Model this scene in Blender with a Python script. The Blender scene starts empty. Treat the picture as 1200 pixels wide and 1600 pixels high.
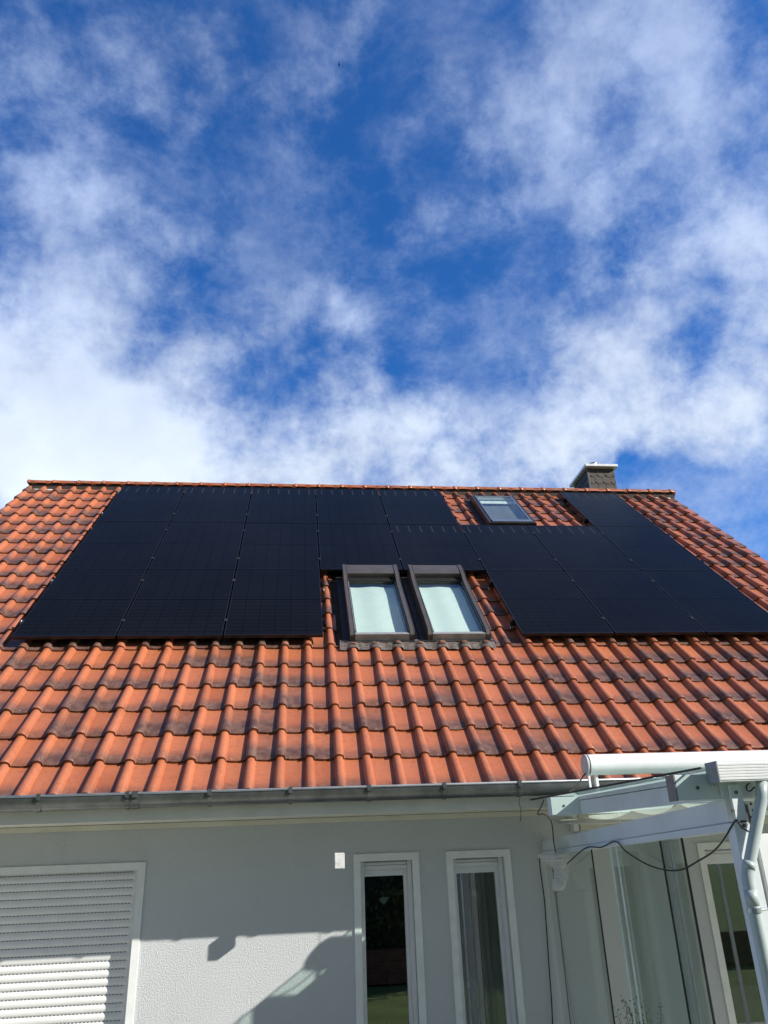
import bpy, bmesh, math, random
from mathutils import Vector, Matrix, noise
random.seed(7)
SC = bpy.context.scene
COL = SC.collection

# ------------------------------------------------------------------ camera
F_PX = 1201.62                                    # focal length in pixels of the 1200x1600 photo
CAM = Vector((0.0, -7.092, 2.15))
YAW, PIT, ROL = -0.12254, 0.41947, -0.03883
cy, sy, cp, sp = math.cos(YAW), math.sin(YAW), math.cos(PIT), math.sin(PIT)
FW = Vector((-sy*cp, cy*cp, sp)); r0 = Vector((cy, sy, 0)); u0 = r0.cross(FW)
RT = r0*math.cos(ROL) + u0*math.sin(ROL); UP = -r0*math.sin(ROL) + u0*math.cos(ROL)
cd = bpy.data.cameras.new('camera'); cam = bpy.data.objects.new('camera', cd); COL.objects.link(cam)
M = Matrix((RT, UP, -FW)).transposed().to_4x4(); M.translation = CAM; cam.matrix_world = M
cd.sensor_fit = 'VERTICAL'; cd.sensor_height = 24; cd.lens = F_PX/1600*24; cd.clip_end = 2000; cd.clip_start = 0.05
SC.camera = cam
def ray(x, y): return (RT*((x-600)/F_PX) - UP*((y-800)/F_PX) + FW)
def PY(x, y, Y=0.0):
    d = ray(x, y); return CAM + d*((Y-CAM.y)/d.y)
def PX(x, y, X):
    d = ray(x, y); return CAM + d*((X-CAM.x)/d.x)

# ------------------------------------------------------------------ light
TA, K = 1.83, 1.175
SUN = Vector((TA, -1, K)).normalized()            # towards the sun
EL = math.asin(SUN.z)
ld = bpy.data.lights.new('sun', 'SUN'); ld.energy = 5.0; ld.angle = math.radians(0.53); ld.color = (1, .945, .875)
lo = bpy.data.objects.new('sun', ld); COL.objects.link(lo)
lo.rotation_euler = SUN.to_track_quat('Z', 'Y').to_euler(); lo.location = (10, -10, 12)
SC.view_settings.view_transform = 'Standard'; SC.view_settings.look = 'None'
SC.view_settings.exposure = 0.45; SC.view_settings.gamma = 1
SC.cycles.max_bounces = 8; SC.cycles.transparent_max_bounces = 16

# ------------------------------------------------------------------ sky
W = bpy.data.worlds.new('World'); SC.world = W; W.use_nodes = True
N = W.node_tree.nodes; L = W.node_tree.links; N.clear()
def wn(t, **k):
    n = N.new(t)
    for a, b in k.items(): setattr(n, a, b)
    return n
def wmath(op, a, b=None, clamp=False):
    n = wn('ShaderNodeMath', operation=op); n.use_clamp = clamp
    for i, v in enumerate((a, b)):
        if v is None: continue
        if isinstance(v, (int, float)): n.inputs[i].default_value = v
        else: L.new(v, n.inputs[i])
    return n.outputs[0]
sky = wn('ShaderNodeTexSky', sky_type='NISHITA'); sky.sun_disc = False
sky.sun_elevation = EL; sky.sun_rotation = math.atan2(SUN.x, SUN.y)
sky.air_density = 1.0; sky.dust_density = 0.6; sky.ozone_density = 3.0
geo = wn('ShaderNodeNewGeometry'); 
tc = wn('ShaderNodeTexCoord'); DIR = tc.outputs['Generated']
sep = wn('ShaderNodeSeparateXYZ'); L.new(DIR, sep.inputs[0])
zc = wmath('ADD', wmath('MAXIMUM', sep.outputs[2], 0.0), 0.12)
cmb = wn('ShaderNodeCombineXYZ')
L.new(wmath('DIVIDE', sep.outputs[0], zc), cmb.inputs[0]); L.new(wmath('DIVIDE', sep.outputs[1], zc), cmb.inputs[1])
PL = cmb.outputs[0]                                # direction on a flat cloud layer
def wnoise(vec, scale, detail=8, rough=.55, dist=0.0, off=(0, 0, 0), sc=(1, 1, 1), rot=0):
    mp = wn('ShaderNodeMapping'); mp.inputs['Location'].default_value = off; mp.inputs['Scale'].default_value = sc
    mp.inputs['Rotation'].default_value = (0, 0, rot)
    L.new(vec, mp.inputs[0])
    n = wn('ShaderNodeTexNoise'); n.inputs['Scale'].default_value = scale; n.inputs['Detail'].default_value = detail
    n.inputs['Roughness'].default_value = rough; n.inputs['Distortion'].default_value = dist
    L.new(mp.outputs[0], n.inputs['Vector']); return n.outputs['Fac']
# warped direction for the cover map so the banks have ragged outlines
w1 = wn('ShaderNodeTexNoise'); w1.inputs['Scale'].default_value = 5; w1.inputs['Detail'].default_value = 5
L.new(DIR, w1.inputs['Vector'])
vs = wn('ShaderNodeVectorMath', operation='SUBTRACT'); L.new(w1.outputs['Color'], vs.inputs[0]); vs.inputs[1].default_value = (.5, .5, .5)
vm = wn('ShaderNodeVectorMath', operation='SCALE'); L.new(vs.outputs[0], vm.inputs[0]); vm.inputs['Scale'].default_value = .17
va = wn('ShaderNodeVectorMath', operation='ADD'); L.new(DIR, va.inputs[0]); L.new(vm.outputs[0], va.inputs[1])
vn = wn('ShaderNodeVectorMath', operation='NORMALIZE'); L.new(va.outputs[0], vn.inputs[0]); WD = vn.outputs[0]
def blob(x, y, rpx, amp):
    d = ray(x, y).normalized()
    n = wn('ShaderNodeVectorMath', operation='DOT_PRODUCT'); L.new(WD, n.inputs[0]); n.inputs[1].default_value = d
    cosz = d.dot(FW); ang = rpx/F_PX*cosz           # angular radius
    kk = 2.6/(ang*ang)
    return wmath('MULTIPLY', wmath('EXPONENT', wmath('MULTIPLY', wmath('SUBTRACT', n.outputs['Value'], 1.0), kk)), amp)
# two banks of cloud banks: (photo direction, radius, strength)
BL = [(960,40,190,.98),(1130,190,170,.96),(860,240,150,1.0),(980,330,110,.84),(740,130,120,.50),(1120,20,160,.7),(780,350,80,.40),(900,380,60,.35),
      (530,60,95,.66),(500,170,80,.55),(540,250,60,.42),(650,330,80,.58),(430,280,70,.42),(610,200,50,.3),(560,340,50,.3),
      (90,60,170,.50),(60,240,140,.50),(190,150,110,.42),(310,130,70,.50),(120,340,120,.30),(290,380,80,.25),(230,60,80,.3),
      (40,620,190,1.15),(200,690,150,1.10),(380,740,170,1.15),(600,740,150,1.3),(800,720,150,1.25),(960,640,130,1.15),(1130,600,150,1.05),(1150,700,90,.95),(30,760,120,1.1),(200,770,120,1.0),(900,700,90,.6),
      (1160,370,80,.80),(1190,480,90,.6),(60,450,120,.48),(180,440,100,.36),(300,590,100,.52),(420,500,110,.52),(560,490,110,.52),(680,460,80,.45),(790,500,80,.48),(870,540,90,.55),(1000,520,90,.5),(560,620,80,.58),(680,650,60,.55),(950,460,80,.3),
      (-300,500,260,.8),(1500,400,260,.9),(600,-350,300,.8),
      (390,240,50,-.25),(300,300,60,-.25),(690,590,45,-.30),(1010,745,35,-.9),(1045,460,50,-.2),(640,60,40,-.25),(390,50,50,-.3),(480,560,40,-.2),(240,560,40,-.25)]
cov = None
for b in BL:
    o = blob(*b); cov = o if cov is None else wmath('ADD', cov, o)
n1 = wnoise(DIR, 4.6, 12, .60, .08, off=(6.1, 0.4, 3.3), sc=(1, 1, 1.15))
n2 = wnoise(PL, 4.2, 9, .60, .25, off=(9.0, 4.0, 2), sc=(1, .75, 1), rot=-.45)
n3 = wnoise(DIR, 14, 9, .64, .12, off=(1, 6, 2))
fb = wmath('ADD', wmath('ADD', wmath('MULTIPLY', n1, 1.5), wmath('MULTIPLY', n2, .35)), wmath('MULTIPLY', n3, 1.0))
fb = wmath('SUBTRACT', fb, 1.425)
den = wmath('ADD', wmath('MULTIPLY', cov, .72), wmath('SUBTRACT', wmath('MULTIPLY', fb, 1.9), .56))
mr = wn('ShaderNodeMapRange', interpolation_type='SMOOTHSTEP'); L.new(den, mr.inputs[0])
mr.inputs[1].default_value = -.32; mr.inputs[2].default_value = 1.10; mr.inputs[3].default_value = 0.0; mr.inputs[4].default_value = .97
hz = wn('ShaderNodeMapRange'); L.new(sep.outputs[2], hz.inputs[0]); hz.inputs[1].default_value = .50; hz.inputs[2].default_value = .80; hz.inputs[3].default_value = 1.0; hz.inputs[4].default_value = .80
n4 = wnoise(DIR, 5.5, 10, .66, .12, off=(12, 3, 8), sc=(1, 1, 1.5))
v4 = wn('ShaderNodeMapRange', interpolation_type='SMOOTHSTEP'); L.new(n4, v4.inputs[0]); v4.inputs[1].default_value = .42; v4.inputs[2].default_value = .76; v4.inputs[3].default_value = .0; v4.inputs[4].default_value = .34
a1 = wmath('MULTIPLY', mr.outputs[0], hz.outputs[0])
alpha = wmath('SUBTRACT', 1.0, wmath('MULTIPLY', wmath('SUBTRACT', 1.0, a1), wmath('SUBTRACT', 1.0, v4.outputs[0])))
# cloud brightness: brighter low down, greyer patches
cb = wn('ShaderNodeMapRange'); L.new(sep.outputs[2], cb.inputs[0])
cb.inputs[1].default_value = .38; cb.inputs[2].default_value = .85; cb.inputs[3].default_value = 8.7; cb.inputs[4].default_value = 6.0
cg = wnoise(DIR, 4.5, 6, .6, .2, off=(5, 2, 1))
cgr = wn('ShaderNodeMapRange'); L.new(cg, cgr.inputs[0]); cgr.inputs[1].default_value = .35; cgr.inputs[2].default_value = .65; cgr.inputs[3].default_value = .84; cgr.inputs[4].default_value = 1.08
cbr = wmath('MULTIPLY', cb.outputs[0], cgr.outputs[0])
ccm = wn('ShaderNodeMix', data_type='RGBA'); cf = wn('ShaderNodeMapRange'); L.new(sep.outputs[2], cf.inputs[0]); cf.inputs[1].default_value = .42; cf.inputs[2].default_value = .72
L.new(cf.outputs[0], ccm.inputs[0]); ccm.inputs[6].default_value = (.87, .97, 1.10, 1); ccm.inputs[7].default_value = (.70, .86, 1.22, 1)
cc = wn('ShaderNodeVectorMath', operation='SCALE'); L.new(ccm.outputs[2], cc.inputs[0]); L.new(cbr, cc.inputs['Scale'])
tint = wn('ShaderNodeVectorMath', operation='MULTIPLY'); L.new(sky.outputs[0], tint.inputs[0]); tint.inputs[1].default_value = (.29, .86, 1.56)
mx0 = wn('ShaderNodeMix', data_type='RGBA'); L.new(alpha, mx0.inputs[0]); L.new(tint.outputs[0], mx0.inputs[6]); L.new(cc.outputs[0], mx0.inputs[7])
# added pale veil over the unseen southern sky behind the camera, sets shade fill
sv = wn('ShaderNodeMapRange', interpolation_type='SMOOTHSTEP'); L.new(sep.outputs[1], sv.inputs[0]); sv.inputs[1].default_value = .15; sv.inputs[2].default_value = -.35
mx = wn('ShaderNodeMix', data_type='RGBA'); L.new(wmath('MULTIPLY', sv.outputs[0], .85), mx.inputs[0]); L.new(mx0.outputs[2], mx.inputs[6]); mx.inputs[7].default_value = (1.65, 1.95, 2.35, 1)
bg = wn('ShaderNodeBackground'); bg.inputs[1].default_value = .090; L.new(mx.outputs[2], bg.inputs[0])
wo = wn('ShaderNodeOutputWorld'); L.new(bg.outputs[0], wo.inputs[0])

# ------------------------------------------------------------------ materials
class MT:
    def __init__(s, name):
        s.m = bpy.data.materials.new(name); s.m.use_nodes = True
        s.n = s.m.node_tree.nodes; s.l = s.m.node_tree.links
        s.b = s.n['Principled BSDF']; s.o = s.n['Material Output']
    def node(s, t, **k):
        n = s.n.new(t)
        for a, b in k.items(): setattr(n, a, b)
        return n
    def math(s, op, a, b=None, clamp=False):
        n = s.node('ShaderNodeMath', operation=op); n.use_clamp = clamp
        for i, v in enumerate((a, b)):
            if v is None: continue
            if isinstance(v, (int, float)): n.inputs[i].default_value = v
            else: s.l.new(v, n.inputs[i])
        return n.outputs[0]
    def noise(s, scale, detail=5, rough=.55, vec=None, dist=0, sc=None):
        n = s.node('ShaderNodeTexNoise'); n.inputs['Scale'].default_value = scale; n.inputs['Detail'].default_value = detail
        n.inputs['Roughness'].default_value = rough; n.inputs['Distortion'].default_value = dist
        if vec is None:
            vec = s.node('ShaderNodeNewGeometry').outputs['Position']
        if sc:
            mp = s.node('ShaderNodeMapping'); mp.inputs['Scale'].default_value = sc; s.l.new(vec, mp.inputs[0]); vec = mp.outputs[0]
        s.l.new(vec, n.inputs['Vector']); return n.outputs['Fac']
    def mr(s, v, a, b, c=0., d=1., smooth=True):
        n = s.node('ShaderNodeMapRange', interpolation_type='SMOOTHSTEP' if smooth else 'LINEAR'); s.l.new(v, n.inputs[0])
        for i, q in enumerate((a, b, c, d)): n.inputs[i+1].default_value = q
        return n.outputs[0]
    def mix(s, f, a, b):
        n = s.node('ShaderNodeMix', data_type='RGBA')
        if isinstance(f, (int, float)): n.inputs[0].default_value = f
        else: s.l.new(f, n.inputs[0])
        for i, q in ((6, a), (7, b)):
            if isinstance(q, tuple): n.inputs[i].default_value = (*q, 1)
            else: s.l.new(q, n.inputs[i])
        return n.outputs[2]
    def bump(s, h, st=.3, d=.01):
        n = s.node('ShaderNodeBump'); n.inputs['Strength'].default_value = st; n.inputs['Distance'].default_value = d
        s.l.new(h, n.inputs['Height']); s.l.new(n.outputs[0], s.b.inputs['Normal'])
    def col(s, c):
        if isinstance(c, tuple): s.b.inputs['Base Color'].default_value = (*c, 1)
        else: s.l.new(c, s.b.inputs['Base Color'])
    def set(s, **k):
        for a, v in k.items():
            s.b.inputs[a.replace('_', ' ')].default_value = v
def simple(name, c, rough=.5, metal=0., var=.12, scale=9, bump=0, bscale=200, spec=.5):
    t = MT(name); a = tuple(x*(1-var) for x in c); b = tuple(min(1, x*(1+var)) for x in c)
    t.col(t.mix(t.mr(t.noise(scale), .3, .7), a, b)); t.set(Roughness=rough, Metallic=metal)
    t.b.inputs['Specular IOR Level'].default_value = spec
    if bump: t.bump(t.noise(bscale, 3), bump, .003)
    return t.m

def m_tile():
    t = MT('clay_tile')
    at = t.node('ShaderNodeAttribute', attribute_name='tile'); sp_ = t.node('ShaderNodeSeparateColor'); t.l.new(at.outputs['Color'], sp_.inputs[0])
    r1, r2, tt = sp_.outputs[0], sp_.outputs[1], sp_.outputs[2]       # soot with pan and gap darkening, hue, position along the tile
    base = t.mix(r2, (.36, .110, .045), (.50, .162, .070))
    base = t.mix(t.mr(t.noise(2.2, 6), .35, .7), base, (.44, .148, .070))
    base = t.mix(t.math('MULTIPLY', t.mr(t.noise(28, 5), .45, .75), .35), base, (.24, .062, .034))
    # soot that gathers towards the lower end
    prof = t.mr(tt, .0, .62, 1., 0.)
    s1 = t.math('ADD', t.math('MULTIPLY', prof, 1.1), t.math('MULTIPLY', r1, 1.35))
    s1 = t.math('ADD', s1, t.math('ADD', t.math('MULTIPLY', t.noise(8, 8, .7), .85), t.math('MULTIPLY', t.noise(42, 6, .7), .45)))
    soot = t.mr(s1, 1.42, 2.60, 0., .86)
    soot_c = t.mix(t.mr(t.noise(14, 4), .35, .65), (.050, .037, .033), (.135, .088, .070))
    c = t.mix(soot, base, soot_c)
    # pale patches and lichen specks
    pal = t.math('MULTIPLY', t.mr(t.noise(7, 6, .7, dist=.6), .62, .78), .35)
    c = t.mix(pal, c, (.52, .30, .20))
    lic = t.math('MULTIPLY', t.mr(t.noise(60, 4, .65), .64, .69), t.mr(tt, .0, .35, 1., .12))
    c = t.mix(lic, c, (.55, .52, .42))
    c = t.mix(t.mr(t.noise(33, 2, .5), .74, .78), c, (.03, .022, .02))
    t.col(c); t.set(Roughness=.40); t.b.inputs['Specular IOR Level'].default_value = .5
    t.bump(t.noise(160, 4), .25, .003)
    return t.m
def m_stucco(name, c):
    t = MT(name)
    big = t.mr(t.noise(.8, 4), .35, .7)
    cc_ = t.mix(big, tuple(x*.95 for x in c), c)
    st = t.mr(t.noise(3.0, 5, sc=(1, 1, .25)), .55, .8)
    cc_ = t.mix(t.math('MULTIPLY', st, .25), cc_, tuple(x*.8 for x in c))
    t.col(cc_); t.set(Roughness=.92); t.b.inputs['Specular IOR Level'].default_value = .2
    t.bump(t.math('ADD', t.noise(110, 5, .75), t.math('MULTIPLY', t.noise(60, 3, .6), .5)), 1.0, .010)
    return t.m
def glassmat(name, tint=(.9, .95, .93), base=.05, rough=0.0, pw=5, gl=1.0):
    t = MT(name); t.n.remove(t.b)
    tr = t.node('ShaderNodeBsdfTransparent'); tr.inputs[0].default_value = (*tint, 1)
    g = t.node('ShaderNodeBsdfGlossy'); g.inputs['Roughness'].default_value = rough; g.inputs['Color'].default_value = (gl, gl, gl, 1)
    lw = t.node('ShaderNodeLayerWeight'); lw.inputs[0].default_value = .5
    f = t.math('ADD', t.math('MULTIPLY', t.math('POWER', lw.outputs['Facing'], pw), .9), base, True)
    m = t.node('ShaderNodeMixShader'); t.l.new(f, m.inputs[0]); t.l.new(tr.outputs[0], m.inputs[1]); t.l.new(g.outputs[0], m.inputs[2])
    t.l.new(m.outputs[0], t.o.inputs[0]); return t.m
def m_cell(glint_amt=0.0):
    t = MT('solar_cells')
    uv = t.node('ShaderNodeUVMap'); sx = t.node('ShaderNodeSeparateXYZ'); t.l.new(uv.outputs[0], sx.inputs[0])
    u, v = sx.outputs[0], sx.outputs[1]
    def line(x, n, w):
        f = t.math('FRACT', t.math('MULTIPLY', x, n)); d = t.math('ABSOLUTE', t.math('SUBTRACT', f, .5))
        return t.math('GREATER_THAN', d, .5-w)
    g1 = t.math('MAXIMUM', line(u, 6, .022), line(v, 20, .030))
    mid = t.math('LESS_THAN', t.math('ABSOLUTE', t.math('SUBTRACT', v, .5)), .0055)
    fine = line(v, 120, .16)
    g = t.node('ShaderNodeNewGeometry')
    c = t.mix(t.mr(t.noise(1.4, 3), .35, .65), (.0034, .0036, .0045), (.0048, .0050, .0062))
    c = t.mix(t.math('MULTIPLY', fine, .45), c, (.020, .022, .028))
    c = t.mix(t.math('MULTIPLY', g1, .8), c, (.0010, .0011, .0015))
    c = t.mix(t.math('MULTIPLY', line(u, 60, .10), .18), c, (.020, .022, .028))
    c = t.mix(mid, c, (.001, .001, .0015))
    # bright ticks near the top edge, reflections painted into the cell colour
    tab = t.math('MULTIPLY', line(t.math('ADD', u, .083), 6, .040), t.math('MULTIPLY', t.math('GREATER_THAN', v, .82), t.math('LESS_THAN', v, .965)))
    c = t.mix(t.math('MULTIPLY', tab, glint_amt), c, (.075, .085, .095))
    dust = t.mr(t.noise(38, 3), .72, .80)
    c = t.mix(t.math('MULTIPLY', dust, .25), c, (.05, .05, .055))
    t.col(c); t.set(Roughness=.16); t.b.inputs['Specular IOR Level'].default_value = .055
    t.bump(t.noise(2.2, 3), .12, .02)
    return t.m
def m_zinc():
    t = MT('zinc'); t.col(t.mix(t.mr(t.noise(6, 5), .3, .7), (.13, .14, .135), (.23, .235, .225)))
    t.set(Roughness=.34, Metallic=.75); return t.m
def m_grass():
    t = MT('lawn_grass'); t.col(t.mix(t.mr(t.noise(1.3, 8, .7), .3, .7), (.075, .12, .025), (.14, .20, .05)))
    t.set(Roughness=.9); t.bump(t.noise(60, 4), .8, .03); return t.m
def m_leaf(name, a, b):
    t = MT(name); t.col(t.mix(t.mr(t.noise(3.1, 4), .3, .7), a, b)); t.set(Roughness=.28); return t.m
def m_shingle():
    t = MT('slate_cladding'); t.col(t.mix(t.mr(t.noise(11, 5), .3, .7), (.050, .040, .035), (.088, .072, .062))); t.set(Roughness=.75); t.bump(t.noise(90, 3), .3, .004); return t.m
def m_film(name, c, tr=.6, al=.0):
    t = MT(name); t.n.remove(t.b)
    d = t.node('ShaderNodeBsdfDiffuse'); d.inputs[0].default_value = (*c, 1)
    tl = t.node('ShaderNodeBsdfTranslucent'); tl.inputs[0].default_value = (*c, 1)
    m = t.node('ShaderNodeMixShader'); m.inputs[0].default_value = tr
    t.l.new(d.outputs[0], m.inputs[1]); t.l.new(tl.outputs[0], m.inputs[2]); out = m.outputs[0]
    if al:
        tp = t.node('ShaderNodeBsdfTransparent'); m2 = t.node('ShaderNodeMixShader'); m2.inputs[0].default_value = al
        t.l.new(out, m2.inputs[1]); t.l.new(tp.outputs[0], m2.inputs[2]); out = m2.outputs[0]
    t.l.new(out, t.o.inputs[0]); return t.m
TILE = m_tile(); STUCCO = m_stucco('pale_grey_render', (.66, .69, .695)); CELL = m_cell(0.0); CELL_GLINT = m_cell(.4); ZINC = m_zinc()
WHITE = simple('white_paint', (.72, .73, .71), .45, var=.04)
TRIM = simple('smooth_trim_render', (.80, .82, .80), .8, var=.05, bump=.2)
SOFF = simple('cream_painted_board', (.72, .70, .60), .6, var=.07, scale=4)
WOODW = simple('weathered_white_beam', (.68, .73, .74), .6, var=.06, scale=3, bump=.1, bscale=80)
PVC = simple('white_pvc', (.80, .81, .805), .35, var=.04)
SLAT = simple('shutter_slat_plastic', (.80, .81, .79), .45, var=.03)
BLACK = simple('black_rubber', (.012, .012, .013), .55, var=.1)
BFRAME = simple('black_anodised_frame', (.010, .011, .014), .4, metal=.2, var=.1)
BRONZE = simple('grey_brown_aluminium', (.115, .10, .092), .42, metal=.35, var=.12, scale=5)
FLASH = simple('dark_flashing', (.030, .026, .028), .6, var=.3)
CLAMP = simple('dark_clamp', (.07, .068, .065), .45, metal=.5)
LEAD = simple('crinkled_lead', (.115, .093, .083), .6, var=.35, scale=40, bump=1.0, bscale=45)
ALU = simple('bare_aluminium', (.55, .56, .57), .3, metal=.9, var=.08)
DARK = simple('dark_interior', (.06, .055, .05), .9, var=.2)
DECK = simple('roof_underlay', (.05, .035, .03), .9, var=.2)
WOODB = simple('brown_wood', (.16, .07, .03), .6, var=.3)
SHING = m_shingle()
WGLASS = glassmat('window_glass', (.80, .86, .83), .155)
SGLASS = glassmat('skylight_glass', (.93, .98, .96), .075)
CGLASS = glassmat('canopy_glass', (.84, .92, .88), .05)
PGLASS = glassmat('screen_glass', (.89, .92, .91), .06)
CLOTH = m_film('white_sailcloth', (.62, .60, .53), .28)
CURT = m_film('pale_green_curtain', (.45, .55, .48), .3)
BLIND = simple('white_blind', (.78, .80, .78), .8, var=.03)
GRBLIND = simple('pale_green_blind', (.72, .755, .725), .8, var=.03)
GBLIND = simple('grey_blind', (.13, .128, .132), .8, var=.08)
WRAP = m_film('crumpled_plastic_film', (.85, .86, .85), .35, .18)
GRASS = m_grass(); HEDGE = m_leaf('hedge_leaf', (.035, .06, .014), (.16, .20, .045)); TLEAF = m_leaf('tree_leaf', (.04, .07, .015), (.10, .13, .03))
BARK = simple('bark', (.10, .075, .055), .9, var=.3, bump=.6, bscale=30)
STONE = simple('terrace_paving', (.50, .48, .43), .85, var=.15, bump=.3)

# ------------------------------------------------------------------ mesh helpers
class MB:
    def __init__(s): s.v = []; s.f = []; s.uv = {}; s.sm = False
    def box(s, a, b):
        x0, x1 = sorted((a[0], b[0])); y0, y1 = sorted((a[1], b[1])); z0, z1 = sorted((a[2], b[2]))
        s.hexa([(x0,y0,z0),(x1,y0,z0),(x1,y1,z0),(x0,y1,z0),(x0,y0,z1),(x1,y0,z1),(x1,y1,z1),(x0,y1,z1)])
        return s
    def hexa(s, p):
        i = len(s.v); s.v += [tuple(q) for q in p]
        for f in ((0,3,2,1),(4,5,6,7),(0,1,5,4),(1,2,6,5),(2,3,7,6),(3,0,4,7)): s.f.append(tuple(i+k for k in f))
        return s
    def quad(s, *p):
        i = len(s.v); s.v += [tuple(q) for q in p]; s.f.append(tuple(range(i, i+len(p)))); return s
    def tube(s, pts, r, n=8, caps=True):
        pts = [Vector(p) for p in pts]; i0 = len(s.v); prev = None
        for i, p in enumerate(pts):
            d = (pts[min(i+1, len(pts)-1)]-pts[max(i-1, 0)]).normalized()
            a = d.orthogonal().normalized() if prev is None else (prev - d*prev.dot(d)).normalized()
            prev = a; b = d.cross(a); rr = r[i] if isinstance(r, (list, tuple)) else r
            for k in range(n):
                t = 2*math.pi*k/n; s.v.append(tuple(p + a*(rr*math.cos(t)) + b*(rr*math.sin(t))))
        for i in range(len(pts)-1):
            for k in range(n):
                s.f.append((i0+i*n+k, i0+i*n+(k+1)%n, i0+(i+1)*n+(k+1)%n, i0+(i+1)*n+k))
        if caps:
            s.f.append(tuple(i0+k for k in reversed(range(n)))); j = i0+(len(pts)-1)*n; s.f.append(tuple(j+k for k in range(n)))
        return s
    def grid(s, fn, nu, nv):
        i0 = len(s.v)
        for a in range(nu+1):
            for b in range(nv+1): s.v.append(tuple(fn(a/nu, b/nv)))
        for a in range(nu):
            for b in range(nv):
                k = i0+a*(nv+1)+b; s.f.append((k, k+nv+1, k+nv+2, k+1))
        return s
    def build(s, name, mat, parent=None, smooth=False, bevel=0, tf=None):
        me = bpy.data.meshes.new(name)
        v = [tf(*q) for q in s.v] if tf else s.v
        me.from_pydata([tuple(q) for q in v], [], s.f)
        o = bpy.data.objects.new(name, me); COL.objects.link(o); me.materials.append(mat)
        if smooth:
            for p in me.polygons: p.use_smooth = True
        bm = bmesh.new(); bm.from_mesh(me)
        if bevel:
            bmesh.ops.bevel(bm, geom=[e for e in bm.edges if len(e.link_faces) == 2], offset=bevel, segments=2, affect='EDGES', clamp_overlap=True)
        bmesh.ops.recalc_face_normals(bm, faces=bm.faces)
        bm.to_mesh(me); bm.free()
        if parent: o.parent = parent; o.matrix_parent_inverse = parent.matrix_world.inverted() if False else Matrix.Translation(-parent.location)
        return o
def tag(o, label=None, cat=None, group=None, kind=None):
    if label: o['label'] = label
    if cat: o['category'] = cat
    if group: o['group'] = group
    if kind: o['kind'] = kind
    return o
def thing(name, label, cat, loc=(0, 0, 0), group=None):
    o = bpy.data.objects.new(name, None); COL.objects.link(o); o.location = loc; o.empty_display_size = .2
    return tag(o, label, cat, group)

# ------------------------------------------------------------------ roof frame
A = 0.749478; CA, SA = math.cos(A), math.sin(A)
O = Vector((-2.87, 0, 0)); 
S_ = 1.058/1.154
TU, TV = .239162, .375132; T0 = 2.99062; V0 = -2.28998; V00 = -.0311; PH = 1.75478
US = [0, 1.032, 2.111, 3.162, 4.232, 5.305, 6.362, 7.432, 8.464]
OY = .864; OZ = 4.2951
def RP(u, v, h=0.0): return Vector((O.x+u, OY+v*CA-h*SA, OZ+v*SA+h*CA))
HT = -.142                                        # height of the tile pans below the panels' plane
U_L, U_R = T0-19*TU-.02, T0+28*TU+.03
V_RIDGE = 5.62
KMIN, KMAX, ROWS = -19, 27, 21

# ------------------------------------------------------------------ house
house = thing('house', 'pale rendered house with orange clay tile roof carrying solar panels', 'house', (0, 0, 0))
XL, XR = -4.35, 6.72
YB = 2*RP(0, V_RIDGE).y                           # back wall
SOZ = PY(500, 1270.7, -.69).z                     # soffit height
TRZ = PY(500, 1286, -.02).z                       # bottom of the board under the soffit
def wall_with_holes(mb, x0, x1, z0, z1, holes, y0, y1):
    xs = sorted({x0, x1, *[h[0] for h in holes], *[h[1] for h in holes]})
    zs = sorted({z0, z1, *[h[2] for h in holes], *[h[3] for h in holes]})
    inside = lambda x, z: any(h[0] < x < h[1] and h[2] < z < h[3] for h in holes)
    for a in range(len(xs)-1):
        for b in range(len(zs)-1):
            xc, zc_ = (xs[a]+xs[a+1])/2, (zs[b]+zs[b+1])/2
            if inside(xc, zc_): continue
            mb.quad((xs[a], y0, zs[b]), (xs[a+1], y0, zs[b]), (xs[a+1], y0, zs[b+1]), (xs[a], y0, zs[b+1]))
            mb.quad((xs[a], y1, zs[b]), (xs[a], y1, zs[b+1]), (xs[a+1], y1, zs[b+1]), (xs[a+1], y1, zs[b]))
    for h in holes:
        mb.quad((h[0], y0, h[2]), (h[0], y1, h[2]), (h[0], y1, h[3]), (h[0], y0, h[3]))
        mb.quad((h[1], y0, h[2]), (h[1], y0, h[3]), (h[1], y1, h[3]), (h[1], y1, h[2]))
        mb.quad((h[0], y0, h[3]), (h[0], y1, h[3]), (h[1], y1, h[3]), (h[1], y0, h[3]))
        mb.quad((h[0], y0, h[2]), (h[1], y0, h[2]), (h[1], y1, h[2]), (h[0], y1, h[2]))
TW = .058
HO = dict(shut=(-3.55+TW, -1.20-TW, .12, 2.168-TW), w1=(.500+TW, 1.055-TW, .05, 2.165-TW), w2=(1.289+TW, 1.850-TW, .05, 2.160-TW),
          door=(3.545+TW, 4.70-TW, .05, 2.150-TW))
mb = MB(); wall_with_holes(mb, XL, XR, 0, SOZ+.12, list(HO.values()), 0, .36)
mb.build('facade_wall', STUCCO, house)
for x in (XL, XR-.3):                             # gable walls
    mb = MB()
    zr = RP(0, V_RIDGE, -.22).z; yr = RP(0, V_RIDGE).y; ze = SOZ+.10
    x1 = x+.3
    P = [(.362, 0), (YB-.3, 0), (YB-.3, ze), (yr, zr), (.362, ze)]
    i = len(mb.v); mb.v += [(x, a, b) for a, b in P] + [(x1, a, b) for a, b in P]
    mb.f += [tuple(i+k for k in range(5)), tuple(i+5+k for k in reversed(range(5)))]
    for k in range(5): mb.f.append((i+k, i+5+k, i+5+(k+1) % 5, i+(k+1) % 5))
    mb.build('gable_wall', STUCCO, house)
MB().box((XL, YB-.298, 0), (XR, YB, SOZ+.1)).build('back_wall', STUCCO, house)
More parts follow.
